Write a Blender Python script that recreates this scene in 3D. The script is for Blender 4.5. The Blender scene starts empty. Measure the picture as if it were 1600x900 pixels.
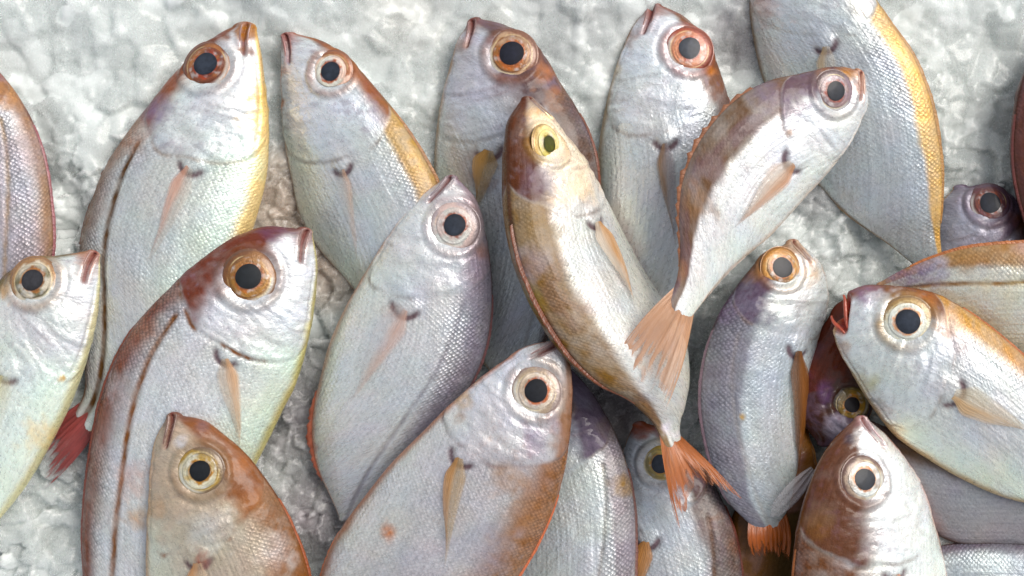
import bpy, math, random
import numpy as np

# ------------------------------------------------------------------ units
K = 0.0003            # metres per photo pixel on the ice
H = 3000.0            # camera height above the ice, in the same pixel units
rad = math.radians
scene = bpy.context.scene

# ------------------------------------------------------------------ camera
cam_data = bpy.data.cameras.new("camera")
cam = bpy.data.objects.new("camera", cam_data)
scene.collection.objects.link(cam)
cam.location = (0, 0, H*K)
cam.rotation_euler = (0, 0, 0)
cam_data.sensor_width = 36.0
cam_data.lens = 36.0*H/1600.0
cam_data.clip_start = 0.02
cam_data.clip_end = 50.0
scene.camera = cam

# ------------------------------------------------------------------ light
SUN_EL, SUN_AZ = 52.0, 38.0      # elevation; azimuth in the picture plane, from +x towards the top
world = bpy.data.worlds.new("World")
scene.world = world
world.use_nodes = True
wn = world.node_tree
wn.nodes.clear()
sky = wn.nodes.new("ShaderNodeTexSky")
sky.sky_type = 'NISHITA'
sky.sun_disc = False
sky.sun_elevation = rad(SUN_EL)
sky.sun_rotation = rad(90-SUN_AZ)
sky.air_density = 1.0
sky.dust_density = 3.0
sky.ozone_density = 0.6
hsv = wn.nodes.new("ShaderNodeHueSaturation")     # thin overcast: a paler sky
hsv.inputs['Saturation'].default_value = 0.30
bg = wn.nodes.new("ShaderNodeBackground")
bg.inputs['Strength'].default_value = 0.15
wo = wn.nodes.new("ShaderNodeOutputWorld")
wn.links.new(sky.outputs[0], hsv.inputs['Color'])
wn.links.new(hsv.outputs[0], bg.inputs[0])
wn.links.new(bg.outputs[0], wo.inputs[0])

sun_data = bpy.data.lights.new("sun", 'SUN')
sun_data.energy = 1.7
sun_data.angle = rad(34)
sun_data.color = (1.0, 0.93, 0.84)
sun = bpy.data.objects.new("sun", sun_data)
scene.collection.objects.link(sun)
from mathutils import Vector
_dir = Vector((math.cos(rad(SUN_EL))*math.cos(rad(SUN_AZ)), math.cos(rad(SUN_EL))*math.sin(rad(SUN_AZ)), math.sin(rad(SUN_EL))))
sun.rotation_euler = _dir.to_track_quat('Z', 'Y').to_euler()

scene.view_settings.view_transform = 'Standard'
scene.view_settings.look = 'None'
scene.view_settings.gamma = 1.0
scene.view_settings.exposure = 0.20
scene.cycles.use_denoising = True
scene.cycles.max_bounces = 8
scene.cycles.transparent_max_bounces = 12

# ------------------------------------------------------------------ maths helpers
rng = np.random.default_rng(7)

def srgb(c):
    c = np.asarray(c, float)/255.0
    return np.where(c <= 0.04045, c/12.92, ((c+0.055)/1.055)**2.4)

def sm(a, b, x):
    t = np.clip((x-a)/(b-a+1e-9), 0, 1)
    return t*t*(3-2*t)

def _hash(ix, iy, seed):
    n = (ix.astype(np.int64)*374761393 + iy.astype(np.int64)*668265263 + seed*974711) & 0x7fffffff
    n = ((n ^ (n >> 13))*1274126177) & 0x7fffffff
    n = (n ^ (n >> 16)) & 0xffffff
    return n/float(0xffffff)

def vnoise(x, y, seed=0):
    ix = np.floor(x); iy = np.floor(y)
    fx = x-ix; fy = y-iy
    fx = fx*fx*fx*(fx*(fx*6-15)+10); fy = fy*fy*fy*(fy*(fy*6-15)+10)
    a = _hash(ix, iy, seed); b = _hash(ix+1, iy, seed)
    c = _hash(ix, iy+1, seed); d = _hash(ix+1, iy+1, seed)
    return (a*(1-fx)+b*fx)*(1-fy)+(c*(1-fx)+d*fx)*fy

def fbm(x, y, seed=0, oct=4):
    s = 0; a = 0.5; t = 0
    for i in range(oct):
        s = s+a*vnoise(x*2**i+i*17.3, y*2**i-i*9.1, seed+i); t += a; a *= 0.55
    return s/t

def hermite(t, P, q):
    """cubic Hermite through P (n,k) at knots t, evaluated at q"""
    n = len(t)
    m = np.zeros_like(P)
    for i in range(1, n-1):
        h0 = t[i]-t[i-1]; h1 = t[i+1]-t[i]
        m[i] = ((P[i]-P[i-1])/h0*h1+(P[i+1]-P[i])/h1*h0)/(h0+h1)
    m[0] = (P[1]-P[0])/(t[1]-t[0]); m[-1] = (P[-1]-P[-2])/(t[-1]-t[-2])
    i = np.clip(np.searchsorted(t, q)-1, 0, n-2)
    h = (t[i+1]-t[i])[:, None]; s = ((q-t[i])/(t[i+1]-t[i]))[:, None]
    return ((2*s**3-3*s**2+1)*P[i]+(s**3-2*s**2+s)*h*m[i]+(-2*s**3+3*s**2)*P[i+1]+(s**3-s**2)*h*m[i+1])

def to_world(P):
    """(n,3) points in picture pixels on their own height plane -> metres (y up), keeps height"""
    P = np.asarray(P, float)
    return np.stack([P[:, 0], P[:, 1], P[:, 2]], 1)*K

def link(o):
    scene.collection.objects.link(o); return o

def make_mesh(name, verts, faces, mat, parent=None, cols=None, attrs=None, uvs=None, smooth=True):
    """verts in plane units (x right, y up, z up; 1 unit = K m); faces int array (n,4) or (n,3) or list of arrays"""
    me = bpy.data.meshes.new(name)
    V = np.asarray(verts, np.float32)
    off = Vector((0, 0, 0)) if parent is None else Vector(parent['_o'])
    V = V*K - np.array(off, np.float32)
    if not isinstance(faces, list): faces = [faces]
    faces = [np.asarray(f, np.int32) for f in faces if len(f)]
    loops = np.concatenate([f.ravel() for f in faces])
    tot = np.concatenate([np.full(len(f), f.shape[1], np.int32) for f in faces])
    start = np.concatenate([[0], np.cumsum(tot)[:-1]]).astype(np.int32)
    me.vertices.add(len(V)); me.vertices.foreach_set("co", V.ravel())
    me.loops.add(len(loops)); me.loops.foreach_set("vertex_index", loops)
    me.polygons.add(len(tot)); me.polygons.foreach_set("loop_start", start)
    me.polygons.foreach_set("loop_total", tot)
    me.update(calc_edges=True)
    me.validate()
    if smooth: me.polygons.foreach_set("use_smooth", np.ones(len(me.polygons), bool))
    if cols is not None:
        a = me.attributes.new("pig", 'FLOAT_COLOR', 'POINT')
        c = np.ones((len(V), 4), np.float32); c[:, :3] = cols
        a.data.foreach_set("color", c.ravel())
    for k, v in (attrs or {}).items():
        a = me.attributes.new(k, 'FLOAT', 'POINT')
        a.data.foreach_set("value", np.asarray(v, np.float32))
    if uvs is not None:
        a = me.attributes.new("skin_uv", 'FLOAT_VECTOR', 'POINT')
        u = np.zeros((len(V), 3), np.float32); u[:, :2] = uvs
        a.data.foreach_set("vector", u.ravel())
    me.materials.append(mat)
    o = bpy.data.objects.new(name, me)
    link(o)
    if parent is not None: o.parent = parent
    o['_o'] = tuple(off)
    return o

def grid_faces(n, m, wrap=False):
    i, j = np.meshgrid(np.arange(n-1), np.arange(m if wrap else m-1), indexing='ij')
    j2 = (j+1) % m
    return np.stack([i*m+j, (i+1)*m+j, (i+1)*m+j2, i*m+j2], -1).reshape(-1, 4)

# ------------------------------------------------------------------ materials
class NT:
    def __init__(s, name):
        s.m = bpy.data.materials.new(name); s.m.use_nodes = True
        s.t = s.m.node_tree; s.t.nodes.clear()
        s.out = s.t.nodes.new("ShaderNodeOutputMaterial")
        s.b = s.t.nodes.new("ShaderNodeBsdfPrincipled")
        s.t.links.new(s.b.outputs[0], s.out.inputs[0])
    def n(s, typ, **kw):
        nd = s.t.nodes.new(typ)
        for k, v in kw.items(): setattr(nd, k, v)
        return nd
    def l(s, a, b): s.t.links.new(a, b)
    def val(s, sock, v):
        if hasattr(v, 'is_linked') or hasattr(v, 'links'): s.l(v, sock)
        else: sock.default_value = v
    def math(s, op, a, b=None, c=None, clamp=False):
        nd = s.n("ShaderNodeMath", operation=op); nd.use_clamp = clamp
        s.val(nd.inputs[0], a)
        if b is not None: s.val(nd.inputs[1], b)
        if c is not None: s.val(nd.inputs[2], c)
        return nd.outputs[0]
    def attr(s, name):
        nd = s.n("ShaderNodeAttribute"); nd.attribute_name = name; return nd
    def noise(s, vec, scale, detail=3, rough=0.55):
        nd = s.n("ShaderNodeTexNoise"); s.l(vec, nd.inputs['Vector'])
        nd.inputs['Scale'].default_value = scale; nd.inputs['Detail'].default_value = detail
        nd.inputs['Roughness'].default_value = rough
        return nd.outputs[0]
    def scalecol(s, col, f):
        nd = s.n("ShaderNodeVectorMath", operation='SCALE')
        s.l(col, nd.inputs[0]); s.val(nd.inputs['Scale'], f); return nd.outputs[0]
    def bump(s, h, dist, strength=1.0, normal=None):
        nd = s.n("ShaderNodeBump"); s.l(h, nd.inputs['Height'])
        nd.inputs['Distance'].default_value = dist; s.val(nd.inputs['Strength'], strength)
        if normal is not None: s.l(normal, nd.inputs['Normal'])
        return nd.outputs[0]
    def lin(s, x, a, b, c, d):
        nd = s.n("ShaderNodeMapRange"); s.l(x, nd.inputs[0])
        for i, v in enumerate((a, b, c, d)): nd.inputs[i+1].default_value = v
        return nd.outputs[0]

def mat_skin():
    t = NT("fish_skin")
    pig = t.attr("pig"); scl = t.attr("scl").outputs['Fac']; gls = t.attr("gls").outputs['Fac']; wr = t.attr("wr").outputs['Fac']
    uv = t.attr("skin_uv").outputs['Vector']          # in picture pixels along and around the body
    mp = t.n("ShaderNodeMapping"); t.l(uv, mp.inputs[0])
    mp.inputs['Rotation'].default_value = (0, 0, rad(45))
    mp.inputs['Scale'].default_value = (1/5.2, 1/6.0, 1)
    vo = t.n("ShaderNodeTexVoronoi"); vo.voronoi_dimensions = '2D'
    t.l(mp.outputs[0], vo.inputs['Vector'])
    vo.inputs['Scale'].default_value = 1.0; vo.inputs['Randomness'].default_value = 0.38
    sep = t.n("ShaderNodeSeparateColor"); t.l(vo.outputs['Color'], sep.inputs[0])
    cell = sep.outputs[0]
    edge = t.lin(vo.outputs['Distance'], 0.18, 0.75, 0.0, 1.0)
    n_f = t.noise(uv, 0.38, 2, 0.6)      # fine grain
    n_m = t.noise(uv, 0.11, 4, 0.65)
    # long faint rows along the flank
    mp2 = t.n("ShaderNodeMapping"); t.l(uv, mp2.inputs[0]); mp2.inputs['Scale'].default_value = (0.012, 0.17, 1)
    rows = t.noise(mp2.outputs[0], 1.0, 2, 0.5)
    sp = t.n("ShaderNodeSeparateXYZ"); t.l(uv, sp.inputs[0])
    wv = t.math('SINE', t.math('ADD', t.math('MULTIPLY', sp.outputs[1], 0.72), t.math('MULTIPLY', n_m, 5.0)))
    rows = t.math('ADD', rows, t.math('MULTIPLY', wv, 0.065))
    # crinkles on the head: domain stretched across
    mp3 = t.n("ShaderNodeMapping"); t.l(uv, mp3.inputs[0]); mp3.inputs['Scale'].default_value = (0.035, 0.022, 1)
    cr = t.noise(mp3.outputs[0], 1.0, 3, 0.5)
    cr2 = t.math('ABSOLUTE', t.math('SUBTRACT', cr, 0.5))
    f = t.math('ADD', 1.0, t.math('MULTIPLY', t.math('SUBTRACT', cell, 0.45), t.math('MULTIPLY', scl, 0.34)))
    f = t.math('MULTIPLY', f, t.math('SUBTRACT', 1.0, t.math('MULTIPLY', edge, t.math('MULTIPLY', scl, 0.42))))
    f = t.math('MULTIPLY', f, t.lin(n_f, 0.25, 0.75, 0.90, 1.10))
    f = t.math('MULTIPLY', f, t.lin(n_m, 0.3, 0.7, 0.90, 1.09))
    bd = t.math('SUBTRACT', 1.0, wr)
    f = t.math('MULTIPLY', f, t.math('ADD', 1.0, t.math('MULTIPLY', bd, t.lin(rows, 0.3, 0.7, -0.07, 0.06))))
    col = t.scalecol(pig.outputs['Color'], f)
    t.l(col, t.b.inputs['Base Color'])
    hgt = t.math('MULTIPLY', t.math('SUBTRACT', 1.0, vo.outputs['Distance']), scl)
    nrm = t.bump(hgt, 1.9*K, 0.9)
    nrm = t.bump(t.math('MULTIPLY', t.math('POWER', cr2, 0.7), wr), 4.5*K, 0.5, nrm)
    nrm = t.bump(n_m, 2.6*K, 0.55, nrm)
    nrm = t.bump(n_f, 0.5*K, 0.35, nrm)
    nrm = t.bump(t.math('MULTIPLY', rows, bd), 1.6*K, 0.5, nrm)
    t.l(nrm, t.b.inputs['Normal'])
    t.l(t.math('MULTIPLY', gls, 0.38), t.b.inputs['Metallic'])
    t.l(t.lin(n_m, 0.3, 0.7, 0.20, 0.42), t.b.inputs['Roughness'])
    t.l(t.math('ADD', 0.12, t.math('MULTIPLY', gls, 0.36)), t.b.inputs['Specular IOR Level'])
    t.b.inputs['Coat Weight'].default_value = 0.26
    t.b.inputs['Coat Roughness'].default_value = 0.07
    t.b.inputs['Subsurface Weight'].default_value = 0.10
    t.b.inputs['Subsurface Scale'].default_value = 8*K
    t.b.inputs['Subsurface Radius'].default_value = (1.0, 0.6, 0.45)
    return t.m

def mat_simple(name, rough=0.3, coat=0.4, metal=0.0, bump=0.0, coatr=0.05, spec=0.5, alpha=False, nscale=400):
    t = NT(name)
    pig = t.attr("pig")
    tc = t.n("ShaderNodeTexCoord")
    nz = t.noise(tc.outputs['Object'], nscale, 3, 0.6)
    t.l(t.scalecol(pig.outputs['Color'], t.lin(nz, 0.3, 0.7, 0.86, 1.12)), t.b.inputs['Base Color'])
    t.b.inputs['Roughness'].default_value = rough
    t.b.inputs['Coat Weight'].default_value = coat
    t.b.inputs['Coat Roughness'].default_value = coatr
    t.b.inputs['Metallic'].default_value = metal
    t.b.inputs['Specular IOR Level'].default_value = spec
    if bump: t.l(t.bump(nz, bump*K, 0.8), t.b.inputs['Normal'])
    if alpha: t.l(t.attr("alp").outputs['Fac'], t.b.inputs['Alpha'])
    return t.m

def mat_fin():
    t = NT("fin_membrane")
    pig = t.attr("pig"); uv = t.attr("skin_uv").outputs['Vector']     # x = along 0..1, y = across 0..1
    mp = t.n("ShaderNodeMapping"); t.l(uv, mp.inputs[0]); mp.inputs['Scale'].default_value = (1.2, 17, 1)
    rays = t.noise(mp.outputs[0], 1.0, 2, 0.6)
    t.l(t.scalecol(pig.outputs['Color'], t.lin(rays, 0.35, 0.65, 0.84, 1.12)), t.b.inputs['Base Color'])
    t.l(t.bump(rays, 3.0*K, 0.9), t.b.inputs['Normal'])
    t.b.inputs['Roughness'].default_value = 0.36
    t.b.inputs['Coat Weight'].default_value = 0.26
    t.b.inputs['Coat Roughness'].default_value = 0.2
    t.b.inputs['Transmission Weight'].default_value = 0.0
    a = t.math('MULTIPLY', t.attr("alp").outputs['Fac'], t.lin(rays, 0.35, 0.65, 1.1, 0.82), clamp=True)
    t.l(a, t.b.inputs['Alpha'])
    return t.m

def mat_ice(name="crushed_ice"):
    t = NT(name)
    tc = t.n("ShaderNodeTexCoord"); ob = tc.outputs['Object']
    pig = t.attr("pig")
    n1 = t.noise(ob, 0.03/K, 4, 0.6)
    n2 = t.noise(ob, 0.22/K, 3, 0.6)
    col = t.scalecol(pig.outputs['Color'], t.lin(n1, 0.3, 0.7, 0.95, 1.04))
    t.l(col, t.b.inputs['Base Color'])
    nrm = t.bump(n1, 3*K, 0.5); nrm = t.bump(n2, .5*K, 0.5, nrm)
    t.l(nrm, t.b.inputs['Normal'])
    t.l(t.lin(n2, 0.3, 0.7, 0.16, 0.34), t.b.inputs['Roughness'])
    t.b.inputs['Coat Weight'].default_value = 0.15
    t.b.inputs['Coat Roughness'].default_value = 0.12
    t.b.inputs['IOR'].default_value = 1.31
    t.l(t.math('MULTIPLY', t.attr('clr').outputs['Fac'], .48), t.b.inputs['Transmission Weight'])
    t.b.inputs['Subsurface Weight'].default_value = 1.0
    t.b.inputs['Subsurface Scale'].default_value = 17*K
    t.b.inputs['Subsurface Radius'].default_value = (1.0, 1.0, 1.0)
    return t.m

M_SKIN = mat_skin()
M_EYE = mat_simple("eye_ring", 0.30, 0.55, 0.12, bump=1.2, nscale=0.25/K)
M_PUPIL = mat_simple("pupil", 0.4, 0.12, 0.0, spec=.25, coatr=.06, nscale=0.2/K)
M_LIP = mat_simple("wet_lip", 0.30, 0.5, 0.0, bump=1.5, nscale=0.18/K)
M_FIN = mat_fin()
M_ICE = mat_ice()
def mat_clear():
    t = NT("clear_ice")
    ob = t.n("ShaderNodeTexCoord").outputs['Object']
    n1 = t.noise(ob, 0.05/K, 4, 0.6); n2 = t.noise(ob, 0.3/K, 3, 0.6)
    t.b.inputs['Base Color'].default_value = (.72, .75, .74, 1)
    t.l(t.bump(n2, 1.0*K, .6, t.bump(n1, 5*K, .6)), t.b.inputs['Normal'])
    t.b.inputs['Roughness'].default_value = .2
    t.b.inputs['IOR'].default_value = 1.31
    t.l(t.lin(n1, .42, .62, .7, .25), t.b.inputs['Transmission Weight'])
    t.b.inputs['Subsurface Weight'].default_value = 1.0
    t.b.inputs['Subsurface Scale'].default_value = 12*K
    return t.m
M_CLEAR = mat_clear()

# ------------------------------------------------------------------ fish data (traced from the photograph, picture pixels)
W_ = (196, 202, 208)
BASE = dict(back=(150, 105, 80), ext=.20, soft=.07, mid=(186, 192, 198), belly=(206, 214, 208), rim=(205, 150, 100),
            head=(150, 110, 110), hext=.27, cheek=(200, 206, 212), snout=(170, 110, 105), mott=(150, 130, 150), mott_a=.25,
            lat=0.35, latc=(140, 100, 65), scales=.7, ridge=(120, 60, 45), gill=(150, 105, 90), gill_a=.35,
            iris=(205, 205, 190), ring=(200, 130, 90), outer=(150, 120, 115), rimc=(200, 100, 60), pup=(58, 66, 80),
            fin=(205, 150, 110), finc2=(205, 195, 180), fin_al=.75, lip=(180, 100, 95), rimw=.83, latw=2.8, lat_eye=.35, wobble=1.0, k=.42, roll=5, lipa=1)

F = {}
def fish(key, label, pairs, eye=None, pect=None, tail=None, spots=(), mouth=True, dfin=True, afin=True, tilt=None, tol=20, **pal):
    d = dict(BASE); d.update(pal)
    F[key] = dict(label=label, pairs=np.array(pairs, float), eye=eye, pect=pect, tail=tail, spots=spots, mouth=mouth,
                  dfin=dfin, afin=afin, tilt=tilt, tol=tol, pal=d)

fish('A', "scaly fish body cut by the left edge, orange along its back, no head in view",
 [(-60,60,-90,65),(-25,85,-115,100),(10,122,-130,150),(40,162,-138,205),(65,212,-140,265),(80,265,-138,325),(88,325,-130,385),(90,385,-115,440),(80,440,-85,490),(60,490,-50,530),(40,530,-15,555)],
 eye=(-55,110,34,18), roll=12, back=(190,140,110), ext=.16, mid=(165,163,172), scales=1.0, mott=(175,150,165), mott_a=.5, lat=.7, latc=(190,150,110), ridge=(140,80,85),
 spots=[(15,150,34,(200,140,90),.8),(3,118,16,(170,90,60),.7),(60,235,40,(172,150,160),.4)], mouth=False, afin=False)

fish('B', "large silver fish with orange-ringed eye, dark gold lateral line, snout near the top left",
 [(362,42,402,48),(335,55,409,85),(300,85,415,130),(265,118,421,175),(232,158,423,225),(195,205,419,280),(160,258,406,335),(138,310,387,390),(122,370,350,450),(120,440,310,520),(125,510,265,575),(130,570,215,620),(128,620,168,655),(118,640,152,670)],
 eye=(326,105,40,20), pect=(306,265,238,418,32), tail=((42,712),(66,768),(70,722),-10), roll=-12, rimw=.79, latw=4.2, back=(170,110,76), ext=.20, soft=.10, mid=(190,194,196), belly=(196,212,204), rim=(224,188,112),
 head=(170,95,75), hext=.30, cheek=(205,210,216), snout=(175,105,50), lat=1.0, latc=(120,78,40), scales=.95, ridge=(125,70,50),
 iris=(150,76,50), ring=(196,120,66), outer=(140,70,40), rimc=(190,70,26),
 fin=(218,160,135), fin_al=.55, gill=(175,120,80), tailc=(150,62,58),
 spots=[(384,50,17,(190,120,30),.95),(250,175,26,(140,120,165),.7),(262,130,22,(175,95,65),.7),(200,220,34,(185,115,75),.65),(412,150,20,(222,175,80),.8),(408,190,24,(226,190,110),.7),(402,260,22,(196,214,180),.5),(355,60,12,(140,80,60),.8),(395,85,8,(150,100,100),.8)])

fish('C', "silver fish with red lips, pale ringed eye and yellow back strip, second snout along top",
 [(464,54,439,58),(500,64,437,85),(530,80,437,115),(560,106,438,150),(590,140,438,190),(617,172,442,235),(645,210,450,280),(670,250,462,335),(690,290,490,385),(705,340,530,430),(705,400,575,480),(690,460,620,510),(685,500,650,525)],
 eye=(522,116,33,16), pect=(540,268,558,405,22), roll=26, wobble=.5, back=(205,158,76), ext=.22, soft=.03, mid=(192,198,202), belly=(206,216,210), rim=(214,148,104),
 head=(190,115,75), hext=.17, cheek=(208,214,222), snout=(195,100,85), lat=.0, scales=.55, ridge=(150,100,50),
 iris=(214,212,196), ring=(226,190,170), outer=(196,120,85), rimc=(215,110,70), fin=(205,165,140), fin_al=.45, lip=(190,75,65),
 spots=[(440,110,14,(214,150,125),.7),(438,160,12,(216,150,110),.8),(585,140,20,(165,80,50),.6),(505,68,16,(130,90,100),.7),(590,185,16,(150,140,165),.4)])

fish('D', "purple-grey headed fish with wide orange-rimmed eye at top centre, half hidden",
 [(752,30,730,38),(785,38,715,62),(820,58,704,95),(850,88,693,135),(875,130,684,180),(897,165,678,230),(918,205,678,285),(932,255,684,345),(935,310,698,410),(925,370,715,470),(900,440,735,530),(865,510,760,575),(840,560,785,600)],
 eye=(800,90,39,20), pect=(765,238,738,330,44), roll=14, back=(120,85,80), ext=.26, mid=(172,176,184), belly=(200,206,206), rim=(196,150,110),
 head=(120,92,105), hext=.42, cheek=(182,184,196), snout=(150,100,95), mott=(130,115,140), mott_a=.6, lat=.3, scales=1.0, ridge=(110,60,40),
 iris=(180,110,50), ring=(200,160,130), outer=(160,100,80), rimc=(210,110,30), pup=(34,36,52), fin=(196,140,60), finc2=(190,150,90), fin_al=.95, lip=(165,85,75),
 spots=[(850,120,22,(200,120,60),.7),(865,150,20,(180,110,60),.7),(885,175,22,(120,80,75),.6),(740,255,30,(160,110,100),.5),(720,70,20,(180,130,110),.5)])

fish('F', "silver fish with black pupil in a red-orange ring, snout touching the top edge",
 [(1034,9,1008,14),(1062,22,990,38),(1090,45,974,72),(1110,75,960,112),(1124,112,948,158),(1137,155,938,210),(1145,200,933,260),(1145,255,935,315),(1138,310,945,370),(1125,365,960,425),(1105,420,985,480),(1085,470,1015,520),(1075,500,1035,535)],
 eye=(1074,80,37,18), pect=(1036,228,1045,395,26), roll=6, back=(140,105,110), ext=.2, mid=(178,184,192), belly=(196,203,203), rim=(186,140,78),
 head=(165,110,95), hext=.24, cheek=(205,210,218), snout=(176,95,80), lat=.0, scales=.5, ridge=(130,80,70),
 iris=(214,138,104), ring=(200,86,54), outer=(176,74,48), rimc=(205,90,60), fin=(160,120,100), finc2=(150,140,150), fin_al=.85, lip=(165,70,60),
 spots=[(1108,115,10,(215,130,50),.8),(985,60,16,(180,110,90),.6),(965,110,12,(190,165,130),.7),(1120,150,18,(160,120,130),.5)])

fish('H', "broad fish with a thick yellow back strip, its head cut by the top edge",
 [(1235,-175,1205,-170),(1265,-160,1190,-140),(1295,-125,1180,-100),(1325,-75,1174,-50),(1352,-15,1174,5),(1385,40,1182,60),(1418,90,1195,115),(1443,150,1215,175),(1458,215,1245,235),(1465,275,1285,290),(1466,330,1335,340),(1466,370,1395,385),(1470,400,1425,410)],
 eye=(1262,-95,36,18), pect=(1284,80,1296,200,26), roll=24, wobble=.4, back=(222,176,96), ext=.205, soft=.025, mid=(178,185,192), belly=(194,201,203), rim=(186,140,84),
 head=(186,186,186), cheek=(196,202,208), lat=0, scales=.75, ridge=(165,120,66), fin=(200,170,130), fin_al=.6, mouth=False,
 spots=[(1345,90,20,(128,132,142),.5),(1265,10,50,(196,202,208),.3),(1190,10,22,(206,160,150),.6)])

fish('I', "dark red-brown fish body cut by the right edge above the small purple head",
 [(1660,30,1690,40),(1620,75,1720,80),(1590,120,1750,140),(1572,180,1775,220),(1567,250,1780,300),(1577,310,1775,380),(1600,375,1760,450),(1630,440,1740,510),(1660,500,1710,560)],
 eye=(1680,100,34,17), roll=25, back=(128,72,66), ext=.4, soft=.05, mid=(120,100,125), belly=(190,190,200), head=(120,70,70), hext=.5, lat=0, scales=.5, ridge=(100,50,45), mouth=False, afin=False)

fish('J', "small half-buried fish head with red-purple ringed eye beside the right edge",
 [(1512,291,1490,296),(1545,289,1472,315),(1574,301,1464,345),(1594,330,1460,385),(1610,380,1465,430),(1620,440,1480,490),(1615,520,1510,560),(1600,580,1550,610)],
 eye=(1539,318,31,17), roll=8, back=(120,66,34), ext=.24, mid=(150,146,164), belly=(165,160,175), head=(120,96,124), hext=.34, cheek=(154,154,170), snout=(126,106,130),
 iris=(140,62,50), ring=(130,70,90), outer=(120,88,112), rimc=(190,80,30), pup=(40,46,62), lat=0, scales=.4, mouth=False, dfin=False, afin=False,
 spots=[(1586,345,18,(130,70,30),.8),(1500,303,16,(120,108,130),.6)])

fish('K', "orange-backed fish lying across the right edge behind the open-mouthed one",
 [(1870,440,1870,470),(1830,400,1840,520),(1780,375,1790,560),(1720,362,1730,585),(1660,365,1670,590),(1600,376,1615,580),(1540,380,1560,560),(1490,388,1510,530),(1440,405,1465,500),(1400,425,1425,480),(1375,440,1390,470)],
 eye=(1810,445,34,17), roll=26, wobble=.5, back=(196,142,86), ext=.24, soft=.03, mid=(206,208,200), belly=(216,220,212), rim=(210,170,120), lat=.9, latc=(190,130,60), scales=.6, ridge=(170,100,50), mouth=False, afin=False,
 spots=[(1440,425,34,(150,135,165),.8),(1405,432,26,(150,120,160),.7),(1460,415,20,(175,172,190),.6),(1500,405,24,(190,140,90),.6),(1590,386,22,(196,160,160),.5),(1570,455,40,(214,200,150),.4)])

fish('L', "fish gaping with an open red mouth, white-ringed eye and bright orange back",
 [(1313,462,1299,486),(1340,448,1306,530),(1378,445,1328,575),(1420,449,1358,625),(1462,460,1400,680),(1502,482,1455,720),(1545,513,1510,752),(1600,560,1575,780),(1660,615,1650,795),(1720,665,1715,800),(1780,705,1770,800),(1830,740,1820,805),(1860,760,1850,800)],
 eye=(1408,501,38,20), pect=(1478,612,1605,668,44), roll=12, wobble=.45, back=(214,154,62), ext=.23, soft=.06, mid=(188,192,198), belly=(214,222,212), rim=(210,175,120),
 head=(165,105,80), hext=.27, cheek=(206,212,214), snout=(150,90,110), lat=.0, scales=.6, ridge=(160,90,45),
 iris=(212,216,205), ring=(215,214,196), outer=(190,150,100), rimc=(225,160,110), fin=(212,170,115), finc2=(214,196,160), fin_al=.7, lip=(226,96,72), mouth='open',
 spots=[(1352,462,24,(160,130,165),.7),(1365,482,24,(216,218,222),.8),(1440,470,22,(190,110,50),.8),(1480,500,22,(215,150,60),.6),(1490,540,18,(165,110,130),.5),(1320,540,18,(200,150,120),.6),(1350,600,20,(196,190,150),.7),(1400,670,16,(206,186,140),.6),(1460,535,60,(196,202,208),.3)])

fish('M', "dark silver fish with orange eye, head pointing up below the curved fish",
 [(1226,381,1249,379),(1196,394,1278,402),(1164,426,1294,438),(1132,468,1295,485),(1108,515,1283,535),(1093,570,1268,590),(1089,630,1258,640),(1098,690,1254,690),(1114,742,1250,738),(1136,784,1242,778),(1164,812,1232,800),(1182,828,1222,814)],
 eye=(1217,419,32,17), pect=(1243,548,1252,745,34), tail=((1178,872),(1232,878),(1203,868),6), roll=22, back=(112,110,122), ext=.36, soft=.03, mid=(166,174,182), belly=(205,212,216), rim=(190,140,110),
 head=(115,92,120), hext=.36, cheek=(206,210,214), snout=(196,160,130), mott=(125,122,142), mott_a=.5, lat=.3, latc=(130,120,120), scales=.8, ridge=(110,90,100),
 iris=(150,100,40), ring=(215,150,60), outer=(205,140,70), rimc=(215,120,20), pup=(34,36,46), fin=(150,90,40), finc2=(130,85,60), fin_al=1.0, tailc=(180,90,20), lip=(205,160,130),
 spots=[(1270,425,16,(226,190,160),.6),(1180,420,20,(190,130,60),.5),(1130,490,26,(120,90,140),.6),(1155,648,6,(190,140,30),.95),(1140,600,40,(120,125,145),.4)])

fish('N', "small dark red and purple head with golden eye, wedged under the gaping fish",
 [(1276,690,1298,694),(1254,662,1335,684),(1247,622,1362,645),(1252,570,1378,595),(1272,530,1385,548),(1296,492,1380,505)],
 eye=(1326,630,30,13), roll=4, back=(120,45,24), ext=.42, soft=.05, mid=(120,85,95), belly=(140,100,100), head=(92,52,48), hext=.5, cheek=(120,98,120), snout=(90,55,75), mott=(105,85,108), mott_a=.6,
 iris=(196,150,50), ring=(150,120,60), outer=(90,70,60), rimc=(215,140,20), pup=(25,20,25), lat=0, scales=.1, ridge=(100,30,15), mouth=False, dfin=False, afin=False, gill_a=.0,
 spots=[(1300,665,20,(170,165,185),.8),(1285,610,18,(130,90,150),.7),(1295,560,34,(125,50,18),.9)])

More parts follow.
